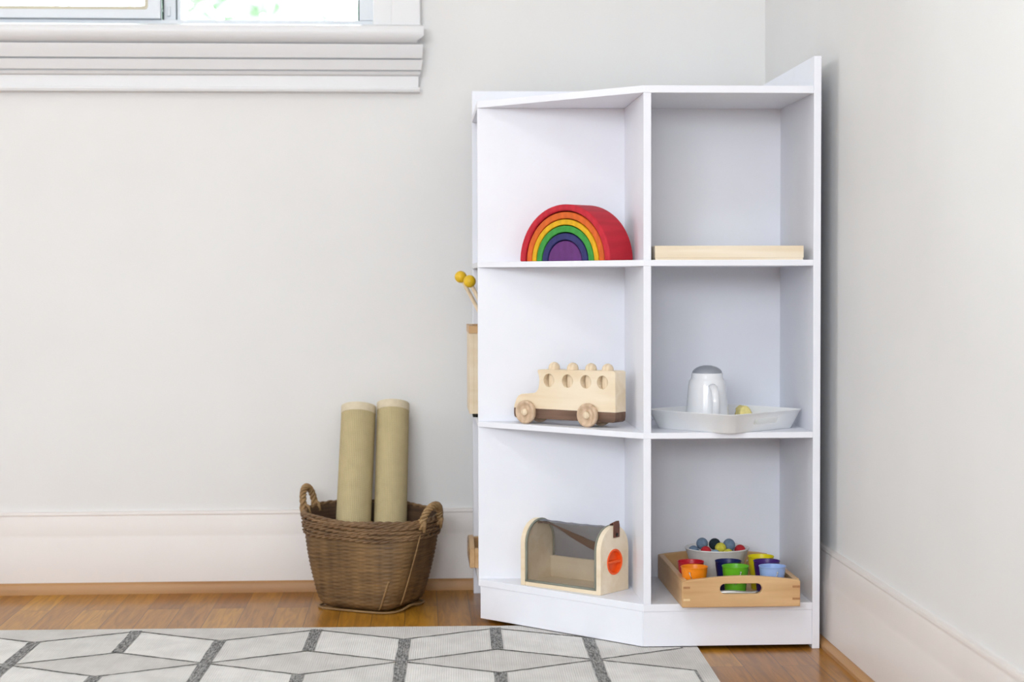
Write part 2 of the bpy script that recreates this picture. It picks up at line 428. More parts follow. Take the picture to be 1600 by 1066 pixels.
# ------------------------------------------------------------------ room shell
WY, WX = .580, .5575          # inner faces of back and right wall
LX, FY, CH = -4.5, -4.5, 2.5
struct(MB().box(LX-.1, WX+.1, FY-.1, WY+.1, -.08, 0).build('floor', MAT['floor']))
struct(MB().box(LX-.1, WX+.1, FY-.1, WY+.1, CH, CH+.08).build('ceiling', MAT['ceiling']))
W1 = (-1.85, -.182, 1.045, 2.15)     # opening of the window in the back wall
def rect(x0, x1, z0, z1): return [(x0, z0), (x1, z0), (x1, z1), (x0, z1)]
struct(MB().plate(rect(LX, WX+.1, 0, CH), [rect(*W1)], .10, T=tr(0, WY, 0) @ T_XZ).build('wall_back', MAT['wall']))
struct(MB().box(WX, WX+.1, FY, WY, 0, CH).build('wall_right', MAT['wall']))
struct(MB().box(LX, WX, FY-.1, FY, 0, CH).build('wall_front', MAT['wall']))
struct(MB().box(LX-.1, LX, FY, WY, 0, CH).build('wall_left', MAT['wall']))

def extrude_x(prof, x0, x1s, mi=0):
    """prof: list of (y,z); right end may be per point (mitred return)"""
    n = len(prof); m = MB()
    x1 = x1s if isinstance(x1s, (list, tuple)) else [x1s]*n
    vs = [(x0, y, z) for y, z in prof]+[(x1[i], y, z) for i, (y, z) in enumerate(prof)]
    fs = [tuple(range(n)), tuple(range(2*n-1, n-1, -1))]+[(i, n+i, n+(i+1) % n, (i+1) % n) for i in range(n)]
    m.add(vs, fs, mi); return m
# baseboards: tall flat board with an ogee cap, and an oak shoe strip
bb = [(0, .0), (-.0155, .0), (-.0155, .0995), (-.0140, .1030), (-.0135, .110), (-.0115, .125), (-.0090, .139), (-.0072, .1442), (-.0078, .1470), (-.0066, .1515), (0, .1525)]
struct(extrude_x([(WY+y, z) for y, z in bb], LX, WX).build('baseboard_back', MAT['baseboard'], smooth_angle=25))
m = MB(); n = len(bb)
vs = [(WX+y, FY, z) for y, z in bb]+[(WX+y, WY-.0155, z) for y, z in bb]
m.add(vs, [tuple(range(n)), tuple(range(2*n-1, n-1, -1))]+[(i, n+i, n+(i+1) % n, (i+1) % n) for i in range(n)])
struct(m.build('baseboard_right', MAT['baseboard'], smooth_angle=25))
sh = [(0, 0), (-.0085, 0), (-.0085, .012), (-.006, .018), (-.002, .021), (0, .021)]
struct(extrude_x([(WY-.0155+y, z) for y, z in sh], LX, WX-.0155).build('trim_1', MAT['shoe_x'], smooth_angle=30))
sh2 = [(0, 0), (-.009, 0), (-.009, .006), (-.006, .011), (-.002, .014), (0, .014)]
m = MB(); n = len(sh2)
vs = [(WX-.0155+y, FY, z) for y, z in sh2]+[(WX-.0155+y, WY-.024, z) for y, z in sh2]
m.add(vs, [tuple(range(n)), tuple(range(2*n-1, n-1, -1))]+[(i, n+i, n+(i+1) % n, (i+1) % n) for i in range(n)])
struct(m.build('trim_2', MAT['shoe_y'], smooth_angle=30))

# window in the back wall
win = bpy.data.objects.new('window_1', None); COL.objects.link(win); struct(win)
CX1 = -.094
# stool (nose) and stepped apron, right end returning to the wall
stool = [(WY, 1.0545), (.533, 1.0545), (.527, 1.051), (.525, 1.043), (.527, 1.034), (.535, 1.026), (.546, 1.021), (.552, 1.0195), (WY, 1.0195)]
xe = [CX1+.006-(.012 if z < 1.03 else 0) for y, z in stool]
extrude_x(stool, W1[0]-.11, xe).build('sill', MAT['trim'], win, smooth_angle=35)
ap = [(WY, 1.0195), (.539, 1.0195), (.541, 1.0110), (.548, .9955), (.556, .9935), (.547, .9915), (.553, .974), (.5590, .9725), (.5540, .9705), (.5575, .9655), (.5640, .9635), (.5655, .9435), (.5595, .9425), (.5590, .9385), (.5605, .9345), (WY, .9335)]
xe = [CX1+.004-max(0, (y-.546))*.45 for y, z in ap]
xe[0] = xe[1]; xe[-1] = xe[-2]
extrude_x(ap, W1[0]-.11, xe).build('apron', MAT['trim'], win, smooth_angle=20)
# casing boards left and right, and head
m = MB()
for x0, x1, s in ((-.182, CX1, 1), (W1[0]-.088, W1[0], -1)):
    m.box(x0, x1, .562, WY, 1.0545, 2.24)
    xi0, xi1 = (x0+.034, x1) if s > 0 else (x0, x1-.034)
    m.box(xi0, xi1, .556, .562, 1.0545, 2.24)
m.box(W1[0], W1[1], .562, WY, 2.15, 2.24)
m.build('casing', MAT['trim'], win, bevel=.0025)
# jamb lining, outer frame with track
m = MB()
FYW = .600
m.box(W1[0], W1[1], FYW, FYW+.06, 1.0450, 1.0715)      # bottom track
m.box(W1[0], W1[1], FYW, FYW+.06, 2.12, 2.15)
m.box(-.2085, -.182, FYW, FYW+.06, 1.0715, 2.12)
m.box(W1[0], W1[0]+.028, FYW, FYW+.06, 1.0715, 2.12)
m.box(-.5745, -.5525, FYW+.012, FYW+.05, 1.0715, 2.12)    # centre post
m.box(-.5515, -.5440, FYW+.022, FYW+.05, 1.0715, 2.12)
m.box(-.568, -.562, FYW+.008, FYW+.012, 1.079, 1.098)     # latch tab
m.build('window_frame', MAT['aluminium'], win, bevel=.0012)
m = MB()
g0 = FYW+.031
m.box(-.5440, -.2085, g0, g0+.006, 1.0715, 1.0735); m.box(-.2125, -.2085, g0, g0+.006, 1.0735, 2.12)
m.box(-.5525, -.5515, FYW+.02, FYW+.03, 1.0715, 2.12); m.box(-.5765, -.5745, FYW+.006, FYW+.03, 1.0715, 2.12)
m.build('gasket', MAT['dark_gasket'], win)
m = MB(); m.box(-.5440, -.2125, g0+.002, g0+.005, 1.0735, 2.12); m.build('pane', MAT['glass'], win)
# inner sliding sash on the left
sash = MB()
sy0, sy1 = FYW-.012, FYW+.010
sash.plate(rect(W1[0]+.03, -.5775, 1.0718, 2.118), [rrect(W1[0]+.06, -.6005, 1.0885, 2.09, .006)], sy1-sy0, T=tr(0, sy0, 0) @ T_XZ)
so = sash.build('sash', MAT['aluminium'], win, bevel=.001)
gm = MB().plate(rrect(W1[0]+.06, -.6005, 1.0885, 2.09, .006), [rrect(W1[0]+.066, -.6065, 1.0945, 2.084, .005)], .008, T=tr(0, sy0+.004, 0) @ T_XZ)
gm.build('gasket', MAT['gasket'], so)
MB().box(W1[0]+.066, -.6065, sy0+.009, sy0+.012, 1.0945, 2.084).build('pane', MAT['glass'], so)
# stile of the outer sash standing behind it
m = MB(); m.box(-.630, -.6055, FYW+.03, FYW+.05, 1.0715, 2.12); m.build('outer_stile', MAT['aluminium'], win, bevel=.001)

# ------------------------------------------------------------------ garden outside the window
struct(MB().box(-9, 6, .75, 14, -.62, -.5).build('garden_ground', MAT['lawn']))
def shrub(x, y, z0, z1, r, n, mt, label):
    t = thing('garden_shrub', label, 'shrub', (x, y, -.5), 0, 'shrubs outside the window')
    m = MB(); rnd = random.Random(int(x*100))
    for i in range(n):
        a, b = rnd.uniform(0, 2*PI), rnd.uniform(-1, 1)
        q = rnd.uniform(.45, 1)**.5
        c = Vector((r*q*math.cos(a)*math.sqrt(1-b*b), r*q*math.sin(a)*math.sqrt(1-b*b)*.7, (z0+z1)/2+.5+(z1-z0)/2*b*q))
        s = rnd.uniform(.05, .10)
        e1 = Vector((rnd.uniform(-1, 1), rnd.uniform(-1, 1), rnd.uniform(-1, 1))).normalized(); e2 = e1.orthogonal().normalized()
        m.add([c-e1*s, c+e2*s*.5, c+e1*s, c-e2*s*.5], [(0, 1, 2, 3)])
    m.build('foliage', mt, t, fix=False)
    MB().tube([(0, 0, 0), (.03, 0, (z0+z1)/2+.3)], [.06, .03], 8).build('stem', MAT['bark'], t)
shrub(-2.6, 4.2, .3, 2.3, .75, 900, MAT['leaf2'], 'pale leafy shrub outside the left window pane')
shrub(-1.15, 6.2, .2, 2.4, .60, 700, MAT['leaf'], 'green shrub outside, behind the window centre post')
shrub(-.35, 4.85, .2, 2.6, .85, 900, MAT['leaf2'], 'pale green shrub outside the right window pane')

# ------------------------------------------------------------------ rug
def clip(poly, x0, x1, y0, y1):
    for ax, val, sg in ((0, x0, 1), (0, x1, -1), (1, y0, 1), (1, y1, -1)):
        out = []
        for i in range(len(poly)):
            a, b = poly[i], poly[(i+1) % len(poly)]
            da, db = sg*(a[ax]-val), sg*(b[ax]-val)
            if da >= 0: out.append(a)
            if da*db < 0:
                t = da/(da-db); out.append((a[0]+(b[0]-a[0])*t, a[1]+(b[1]-a[1])*t))
        poly = out
        if not poly: return []
    return poly
RX0, RX1, RY0, RY1 = -1.75, .3405, -1.45, .2005
PX0, PX1, PY0, PY1 = -1.67, .316, -1.37, .1795
rug = MB(); rug.box(RX0, RX1, RY0, RY1, 0, .0046, 1)
DX, H3 = .1480, .1635        # column pitch and a third of the period
X0c = .0255                    # an odd column (F)
def ycol(i): return .0135 if i % 2 == 0 else .0135-1.5*H3
def area2(p): return abs(sum(p[i][0]*p[(i+1) % len(p)][1]-p[(i+1) % len(p)][0]*p[i][1] for i in range(len(p))))/2
def put(poly, z, mi):
    p = clip(poly, PX0, PX1, PY0, PY1)
    if len(p) >= 3 and area2(p) > 1e-7: rug.add([(x, y, z) for x, y in p], [tuple(range(len(p)))], mi)
def line(a, b, w, z, mi, seg=10, jit=.0006):
    d = Vector((b[0]-a[0], b[1]-a[1])); L = d.length; nn = Vector((-d.y, d.x))/L
    rnd = random.Random(int(a[0]*1e4+a[1]*1e3))
    ps = []
    for k in range(seg+1):
        t = k/seg; j1, j2 = rnd.uniform(-jit, jit), rnd.uniform(-jit, jit)
        c = Vector(a)+d*t
        ps.append((c+nn*(w/2+j1), c-nn*(w/2+j2)))
    for k in range(seg):
        put([tuple(ps[k][0]), tuple(ps[k][1]), tuple(ps[k+1][1]), tuple(ps[k+1][0])], z, mi)
for i in range(-13, 4):
    xc = X0c+i*DX
    for j in range(-2, 5):
        yt = ycol(i)-j*3*H3 + 0          # top apex of a rhombus centred on this column
        top, lf, rg, bt = (xc, yt), (xc-DX, yt-H3/2), (xc+DX, yt-H3/2), (xc, yt-H3)
        put([top, lf, bt, rg], .00495, 1)
        put([lf, (lf[0], lf[1]-H3), (bt[0], bt[1]-H3), bt], .00495, 0)
        put([bt, (bt[0], bt[1]-H3), (rg[0], rg[1]-H3), rg], .00495, 2)
        for a, b in ((top, lf), (top, rg), (lf, bt), (bt, rg)): line(a, b, .0055, .0054, 4, 14, .0011)
        for a in (lf, bt, rg):
            if a is rg: continue
            line(a, (a[0], a[1]-H3), .0185, .0058, 3, 6, .0008)
MAT['pile_soft'] = pile('rug_pile_soft_grey', (.77, .745, .72))
o = rug.build('rug', [MAT['pile_light'], MAT['pile_mid'], MAT['pile_soft'], MAT['pile_dark'], MAT['pile_line']], fix=False)
# border outline drawn along the right and back edge
o.rotation_euler = (0, 0, math.radians(-1.3)); o.location = (-.0044, -.0083, 0)
tag(o, 'flat woven pale grey rug with charcoal cube lattice lying on the oak floor', 'rug')

# ------------------------------------------------------------------ corner shelf unit
UN = thing('corner_shelf_unit', 'white corner shelf unit with angled middle bay standing in the room corner', 'shelf unit')
W, A, TP = .53, .25, .0118
ZT, ZU, ZP = .8849, .8735, .9315
def part(name, m, mt, par, **k): return m.build(name, MAT[mt], par, **k)
BV = .0008
part('side_panel', MB().box(W-TP, W, 0, W, 0, ZP), 'melamine', UN, bevel=BV)
part('side_panel', MB().box(0, W-TP, W-TP, W, 0, ZP), 'melamine', UN, bevel=BV)
def board(z0, z1, name):
    e = W-TP
    part(name, MB().prism([(0, A), (A, 0), (e, 0), (e, e), (0, e)], z0, z1), 'melamine', UN, bevel=BV)
board(ZU, ZT, 'top_board')
Z2, Z3, ZB = (.6042, .6137), (.3337, .3432), (.0618, .0735)
board(*Z2, 'shelf'); board(*Z3, 'shelf'); board(*ZB, 'bottom_board')
for z0, z1 in ((ZB[1], Z3[0]), (Z3[1], Z2[0]), (Z2[1], ZU)):
    part('divider', MB().box(A+.0005, A+.0125, .0005, A, z0, z1), 'melamine', UN, bevel=.0005)
    part('divider', MB().box(.0005, A+.0125, A, A+.012, z0, z1), 'melamine', UN, bevel=.0005)
    part('back_panel', MB().box(A+.0125, W-TP, A+.001, A+.007, z0, z1), 'melamine', UN)
    part('back_panel', MB().box(A+.0005, A+.0065, A+.012, W-TP, z0, z1), 'melamine', UN)
pl0 = .0065
part('plinth', MB().box(A, W-TP, .0015, .0135, pl0, ZB[0]), 'melamine', UN, bevel=BV)
c = .0015*1.414
part('plinth', MB().prism([(c+.001, A-.001), (A-.0008, c-.0005), (A-.0008+.0085, c-.0005+.0085), (c+.001+.0085, A-.001+.0085)], pl0, ZB[0]), 'melamine', UN, bevel=BV)
part('plinth', MB().box(.018, .030, A+.012, W-TP, pl0, ZB[0]), 'melamine', UN, bevel=BV)

# ------------------------------------------------------------------ stacking rainbow (each arc is a loose block)
RC = Vector((.1365, .1315, Z2[1])); RA = math.radians(-45)
outer = [(.0960, .0925), (.0826, .0802), (.0708, .0680), (.0607, .0578), (.0482, .0455), (.0352, .0330)]
inner = [(.0845, .0822), (.0722, .0696), (.0620, .0592), (.0500, .0473), (.0370, .0346), None]
depth = [.062, .0595, .0600, .0600, .0600, .0600]; inset = [0, .0025, .002, .0022, .002, .0026]
names = [('red', 'outermost'), ('orange', 'second'), ('yellow', 'third'), ('green', 'fourth'), ('blue', 'fifth'), ('purple', 'innermost')]
for (ro, ri, dp, ins, (cn, ps)) in zip(outer, inner, depth, inset, names):
    N = 40
    po = circ(0, 0, ro[0], N, ro[1], 0, PI, True)
    poly = po+(circ(0, 0, ri[0], N, ri[1], PI, 0, True) if ri else [])
    m = MB().prism(poly, 0, dp-ins, T=tr(0, ins, 0) @ T_XZ)
    if ri: lab = f'{cn} wooden arch of the stacking rainbow, {ps} arch on the upper shelf'
    else: lab = 'solid purple half round wooden block at the centre of the stacking rainbow'
    if cn == 'blue': lab = 'dark blue wooden arch of the stacking rainbow, between green and purple'
    o = m.build('rainbow_arch' if ri else 'half_round_block', MAT['dye_'+cn], bevel=.0016 if cn != 'red' else .0028, seg=3, smooth_angle=35)
    o.location = RC; o.rotation_euler = (0, 0, RA)
    tag(o, lab, 'toy block', 'nested blocks of the stacking rainbow')

# ------------------------------------------------------------------ pine tray on the upper right shelf
t = thing('wooden_tray', 'pale pine tray with shallow sides lying on the upper right shelf', 'tray', (.3869, .115, Z2[1]))
m = MB(); hx = .1175
m.box(-hx, hx, -.108, -.098, .003, .0222); m.build('side_rail', MAT['pine'], t, bevel=.0008)
MB().box(-hx, hx, .098, .108, .003, .0222).build('side_rail', MAT['pine'], t, bevel=.0008)
MB().box(-hx, -hx+.010, -.098, .098, .003, .0222).build('end_rail', MAT['pine'], t, bevel=.0008)
MB().box(hx-.010, hx, -.098, .098, .003, .0222).build('end_rail', MAT['pine'], t, bevel=.0008)
MB().box(-hx+.001, hx-.001, -.107, .107, 0, .003).build('base_board', MAT['pine'], t)

# ------------------------------------------------------------------ wooden toy bus
BA = math.radians(-40)
B = thing('toy_bus', 'natural wooden toy bus with dark chassis on the middle shelf', 'toy vehicle', (.0809, .199, Z3[1]), BA)
# local frame: x along the side (bonnet at -x), y = away from the viewer, front wheel contact at x=0
TH = .031
def bx(u): return (u-315)*.185e-3
prof = [(bx(165), .0255), (bx(172), .031), (bx(190), .040), (bx(215), .046), (bx(250), .0490), (bx(330), .0500), (bx(385), .0510), (bx(415), .0535), (bx(435), .058), (bx(447), .066), (bx(450), .074), (bx(444), .081), (bx(432), .0865), (bx(432), .0895), (bx(440), .0908), (bx(1250), .0925), (bx(1266), .0905), (bx(1268), .0255)]
wx = [bx(u) for u in (555, 758, 955, 1133)]; wz = .0735
holes = [circ(x, wz, .0110, 28) for x in wx]
body = MB().plate(prof, holes, TH, T=T_XZ).build('body', MAT['pale_wood'], B)
# upright peg bores are cut through the roof
cut = MB()
for x in wx: cut.lathe([(.0102, .055), (.0102, .12)], 28, (x, TH/2, 0))
co = cut.build('cutter', MAT['pale_wood']); co.parent = B
bmod = body.modifiers.new('bore', 'BOOLEAN'); bmod.operation = 'DIFFERENCE'; bmod.object = co; bmod.solver = 'EXACT'
bpy.context.view_layer.update()
dg = bpy.context.evaluated_depsgraph_get()
nm = bpy.data.meshes.new_from_object(body.evaluated_get(dg))
body.modifiers.clear(); body.data = nm
bpy.data.objects.remove(co, do_unlink=True)
bv = body.modifiers.new('bevel', 'BEVEL'); bv.width = .0012; bv.segments = 2; bv.limit_method = 'ANGLE'; bv.angle_limit = math.radians(50)
ch = [(bx(162), .0255), (bx(162), .016), (bx(168), .011), (bx(185), .0088), (bx(1240), .0088), (bx(1262), .0115), (bx(1268), .018), (bx(1268), .0255)]
MB().plate(ch, [], TH, T=T_XZ).build('chassis', MAT['walnut'], B, bevel=.001)
for x in (0, .1250):
    for s in (0, 1):
        prof_w = [(.0001, 0), (.0185, 0), (.0195, .001), (.0195, .0065), (.0180, .0080), (.0150, .0076), (.0128, .0050), (.0078, .0046), (.0068, .0060), (.0055, .0095), (.0030, .0108), (.0001, .0110)]
        T = tr(x, -.0006 if s == 0 else TH+.0006, .0195) @ Matrix.Rotation(PI/2 if s == 0 else -PI/2, 4, 'X')
        wh = MB().lathe(prof_w[:9], 36, T=T).build('wheel', MAT['wheel_wood'], B)
        MB().lathe([(.0066, .0060), (.0055, .0095), (.0030, .0108), (.0005, .0110)], 20, T=T).build('hub', MAT['peg_wood'], wh)
for k, x in enumerate(wx):
    o = MB().lathe([(.0001, .0555), (.0096, .0555), (.0096, .094)]+[(.0096*math.cos(a*PI/20), .094+.0096*math.sin(a*PI/20)) for a in range(1, 10)]+[(.0002, .1036)], 28).build('peg_figure', MAT['peg_wood'], smooth_angle=40)
    p = Matrix.Translation((.0809, .199, Z3[1])) @ Matrix.Rotation(BA, 4, 'Z') @ Vector((x, TH/2, 0))
    o.location = p; o.rotation_euler = (0, 0, BA)
    tag(o, ('round topped wooden peg standing in the toy bus, nearest its bonnet', 'second wooden peg from the bonnet in the toy bus', 'third wooden peg from the bonnet in the toy bus', 'round topped wooden peg in the toy bus, nearest its rear end')[k], 'toy figure', 'wooden pegs in the toy bus')

# ------------------------------------------------------------------ bug explorer box
XB = thing('bug_box', 'arched wooden bug box with grey gauze cover on the lowest left shelf', 'toy box', (.0685, .1895, ZB[1]), math.radians(-42))
LB, DB, HB, EP = .1650, .0785, .1090, .0092
def arch(d, h, n=28, ins=0):
    r = d/2-ins
    return [(ins, ins*.0)]+[(d-ins, 0)]+[(d/2+r*math.cos(PI*i/(n-1)), h-d/2+(r)*math.sin(PI*i/(n-1))) for i in range(n)]
hole = circ(DB*.5, .0500, .0205, 32)
MB().plate(arch(DB, HB), [], EP, T=T_YZ).build('end_panel', MAT['pale_wood'], XB, bevel=.001)
MB().plate(arch(DB, HB), [hole], EP, T=tr(LB-EP, 0, 0) @ T_YZ).build('end_panel', MAT['pale_wood'], XB, bevel=.001)
MB().box(EP, LB-EP, .001, DB-.001, 0, .0065).build('base_board', MAT['pale_wood'], XB, bevel=.0006)
MB().box(EP, LB-EP, DB-.0085, DB-.002, .0065, .042).build('back_board', MAT['pale_wood'], XB, bevel=.0006)
# gauze wraps from the front sill over the top to the back board
sec = [(.0018, .0075)]+[(.0018, .0075+(HB-DB/2-.0075)*i/4) for i in range(1, 4)]
r = DB/2-.0018
sec += [(DB/2-r*math.cos(PI*i/30), HB-DB/2+r*math.sin(PI*i/30)) for i in range(31)]
sec += [(DB-.0018, .052), (DB-.0018, .040)]
NX = 14; m = MB(); vs = []; fs = []
for i in range(NX+1):
    x = EP+(LB-2*EP)*i/NX
    sag = .0009*math.sin(PI*i/NX)
    for j, (y, z) in enumerate(sec):
        k = 1-sag/.05
        hk = max(0, z-.035)/.07
        yy = DB/2+(y-DB/2)*(1-sag*hk/.044); zz = z-sag*hk*1.4+ .0006*math.sin(i*2.3+j*.9)*hk
        vs.append((x, yy, zz))
n = len(sec)
for i in range(NX):
    for j in range(n-1): fs.append((i*n+j, (i+1)*n+j, (i+1)*n+j+1, i*n+j+1))
nf = 17
m.add(vs, [f for f in fs if f[0] % n < nf], 0, True); m.build('gauze_front', MAT['gauze'], XB)
MB().add(vs, [f for f in fs if f[0] % n >= nf], 0, True).build('gauze_back', MAT['gauze_back'], XB)
for x in (EP+.0022, LB-EP-.0022):
    MB().tube([(x, y, z) for y, z in sec], .0024, 8, flat=.8).build('piping', MAT['piping'], XB)
MB().tube([(EP, .0022, .0082), (LB-EP, .0022, .0082)], .0022, 8).build('piping', MAT['piping'], XB)
# round orange door with a grip bar
T = tr(LB-EP, DB*.5, .0500) @ Matrix.Rotation(PI/2, 4, 'Y')
dr = MB().lathe([(.0001, .003), (.0172, .003), (.0180, .0095), (.0200, .0105), (.0212, .0095), (.0212, .0065), (.0204, .006), (.0200, 0)], 40, T=T, cap=False).build('door', MAT['orange_plastic'], XB, smooth_angle=40)
MB().box(-.0022, .0022, -.0175, .0175, .003, .0095, T=T).build('grip', MAT['orange_plastic'], dr, bevel=.001)
# leather strap: screwed to the end panels, the slack hanging behind the cover
def strap(pts, wdt, th):
    """ribbon through (x,y,z, width direction vector)"""
    m = MB(); vs = []; n = len(pts)
    for i, (p, wd) in enumerate(pts):
        p = Vector(p); wd = Vector(wd).normalized()
        q = Vector(pts[min(i+1, n-1)][0])-Vector(pts[max(i-1, 0)][0])
        nn = q.cross(wd).normalized()
        for a, b in ((-1, -1), (1, -1), (1, 1), (-1, 1)): vs.append(tuple(p+wd*wdt/2*a+nn*th/2*b))
    fs = [(3, 2, 1, 0), tuple(4*(n-1)+k for k in range(4))]
    for i in range(n-1):
        for k in range(4): fs.append((4*i+k, 4*i+(k+1) % 4, 4*i+4+(k+1) % 4, 4*i+4+k))
    m.add(vs, fs); return m
yc = DB/2+.003
pts = []
# right-end tab, up and over the end panel
for p, wd in (((LB+.0012, yc, .090), (0, 1, 0)), ((LB+.0014, yc, .101), (0, 1, 0)), ((LB+.0016, yc, .1095), (0, 1, 0)), ((LB-.0005, yc+.001, .1147), (.1, 1, .1)), ((LB-.0075, yc+.003, .1125), (.2, 1, .3))): pts.append((p, wd))
for i in range(1, 17):
    s = i/17; x = LB-.012-(LB-.028)*s
    sg = math.sin(PI*min(1, s)**.55)**.9
    pts.append(((x, yc+.004+(DB/2-.0170)*min(1, sg*1.25), .1055-.0400*sg), (.1, 1-.88*sg, -.92*sg-.15)))
for p, wd in (((EP+.0045, yc+.001, .1020), (0, 1, 0)), ((EP+.0006, yc, .1015), (0, 1, 0))): pts.append((p, wd))
st = strap(pts, .0150, .0020).build('strap', MAT['leather'], XB, smooth_angle=50)
MB().lathe([(.0001, 0), (.0028, 0), (.0028, .001), (.0012, .0018), (.0001, .0018)], 16, T=tr(LB+.0022, yc, .0945) @ Matrix.Rotation(PI/2, 4, 'Y')).build('screw', MAT['black_metal'], st)

# ------------------------------------------------------------------ white plastic tray with jug and sponge
TC = Vector((.393, .0840, Z3[1])); TA = math.radians(40)
t = tag(bpy.data.objects.new('plastic_tray', None), 'white plastic tray with slot handles, overhanging the middle right shelf', 'tray'); COL.objects.link(t)
t.location = TC; t.rotation_euler = (0, 0, TA)
hx, hy, HT = .0945, .0915, .0305
def ring(ins, z, r): return [(x, y, z) for x, y in rrect(-hx+ins, hx-ins, -hy+ins, hy-ins, r, 8)]
# body is a shell; the +-? ends with hand slots are separate flat plates let into the wall
lv = [(.0135, 0, .016), (.0120, .0012, .018), (.0016, HT-.002, .0185), (.0, HT-.0012, .020), (-.0003, HT, .0203), (.0020, HT+.0002, .018), (.0032, HT-.0022, .017), (.0136, .0036, .0165), (.0155, .0026, .015)]
vs = []; fs = []
for ins, z, r in lv: vs += ring(ins, z, r)
n = 32
slot_faces = []
for i in range(len(lv)-1):
    for k in range(n): fs.append((i*n+k, i*n+(k+1) % n, (i+1)*n+(k+1) % n, (i+1)*n+k))
fs.append(tuple(range(n-1, -1, -1))); fs.append(tuple((len(lv)-1)*n+k for k in range(n)))
tb = MB().add(vs, fs, 0, True).build('tray_body', MAT['white_plastic'], t, smooth_angle=50)
# hand slots cut through the two sloping ends (front-right and back-left faces lie at -y / +y of the tray)
cut = MB()
for s in (-1, 1):
    cut.plate(stadium(-.030, .030, .0115, .0215), [], .05, T=tr(0, s*hy-.025, 0) @ T_XZ)
co = cut.build('cutter', MAT['white_plastic'])
co.parent = t
md = tb.modifiers.new('slot', 'BOOLEAN'); md.operation = 'DIFFERENCE'; md.object = co; md.solver = 'EXACT'
bpy.context.view_layer.update()
dg = bpy.context.evaluated_depsgraph_get()
nm = bpy.data.meshes.new_from_object(tb.evaluated_get(dg)); tb.modifiers.clear(); tb.data = nm
bpy.data.objects.remove(co, do_unlink=True)
FZ = Z3[1]+.0028
J = thing('jug', 'small white jug with domed grey lid standing on the plastic tray', 'jug', (.3650, .0860, FZ))
MB().lathe([(.001, .0), (.0325, 0), (.0348, .0015), (.0352, .004), (.0346, .018), (.0330, .036), (.0316, .054), (.0304, .0665), (.0290, .0735), (.0268, .0765), (.0256, .0785), (.0251, .0855), (.0238, .0865), (.001, .0865)], 48).build('body', MAT['porcelain'], J, smooth_angle=60)
MB().lathe([(.0240, .0862), (.0240, .0874), (.0230, .0898), (.0205, .0925), (.0170, .0949), (.0120, .0970), (.0060, .0983), (.0005, .0986)], 40).build('lid', MAT['grey_lid'], J, smooth_angle=60)
ha = math.radians(-83)
hp = [(.0290, .0660), (.0350, .0645), (.0425, .0590), (.0465, .0500), (.0480, .0400), (.0470, .0290), (.0430, .0180), (.0375, .0115), (.0340, .0100)]
MB().tube([(r*math.cos(ha), r*math.sin(ha), z) for r, z in hp], [.0045, .0045, .0042, .004, .004, .004, .004, .0042, .0045], 12, normal=(-math.sin(ha), math.cos(ha), 0), flat=1.5).build('handle', MAT['porcelain'], J)
# spout lip
sponge = MB()
rnd = random.Random(3)
bm = bmesh.new(); bmesh.ops.create_cube(bm, size=1); bmesh.ops.subdivide_edges(bm, edges=bm.edges[:], cuts=5, use_grid_fill=True)
for v in bm.verts:
    x, y, z = v.co
    zz = z+.5
    v.co = Vector((x*.026*(1-.22*zz), y*.022*(1-.2*zz), zz*.0300*(1-.55*(x+.1)**2*2)))+Vector((rnd.uniform(-1, 1), rnd.uniform(-1, 1), rnd.uniform(-1, 0)))*.0006
bm.verts.index_update()
sponge.add([tuple(v.co) for v in bm.verts], [tuple(v.index for v in f.verts) for f in bm.faces], 0, True); bm.free()
o = sponge.build('sponge', MAT['sponge'], loc=(.4345, .1360, FZ)); o.rotation_euler = (0, 0, .3)
tag(o, 'small yellow sponge lying in the white plastic tray beside the jug', 'sponge')

# ------------------------------------------------------------------ beech tray builder
def beech_tray(name, label, loc, rz, LX_, LY_, hs, he, hole, pale=True):
    """handle ends at y=0 and y=LY_, long sides along y"""
    t = thing(name, label, 'tray', loc, rz)
    th = .0092
    def end():
        n = 15
        pr = [(0, 0), (LX_, 0), (LX_, hs-.0015)]+[(LX_-LX_*i/(n-1), hs+(he-hs)*math.sin(PI*i/(n-1))**1.3) for i in range(1, n-1)]+[(0, hs-.0015)]
        return pr
    hl = stadium(*hole)
    for y in (0, LY_-th):
        MB().plate(end(), [hl], th, T=tr(0, y, 0) @ T_XZ).build('handle_end', MAT['beech'], t, bevel=.0014)
    for x in (0, LX_-th):
        sd = MB().box(x, x+th, th, LY_-th, 0, hs).build('side_wall', MAT['beech_y'], t, bevel=.0010)
    MB().box(th, LX_-th, th, LY_-th, .0005, .005).build('base_board', MAT['beech_y'], t)
    for x, c in ((.0004, 'endgrain_pale'), (LX_-.0124, 'endgrain')):
        for z in (hs*.74, hs*.29):
            MB().box(x+(.0016 if x < .01 else 0), x+.012, -.0003, .001, z-.0017, z+.0017).build('joint_pin', MAT[c if z < hs*.5 or x > .01 else 'endgrain'], t)
    return t
WTX, WTY = .3065, -.0318
beech_tray('serving_tray', 'oiled beech tray with buckets and a bowl, overhanging the lowest right shelf', (WTX, WTY, ZB[1]), 0, .1855, .2730, .0420, .0487, (.0595, .1255, .0205, .0365))
beech_tray('serving_tray', 'small beech tray end peeping out of the left side of the shelf unit, lowest level', (-.0115, .5120, ZB[1]), -PI/2, .1500, .2200, .0350, .0470, (.045, .105, .016, .028))

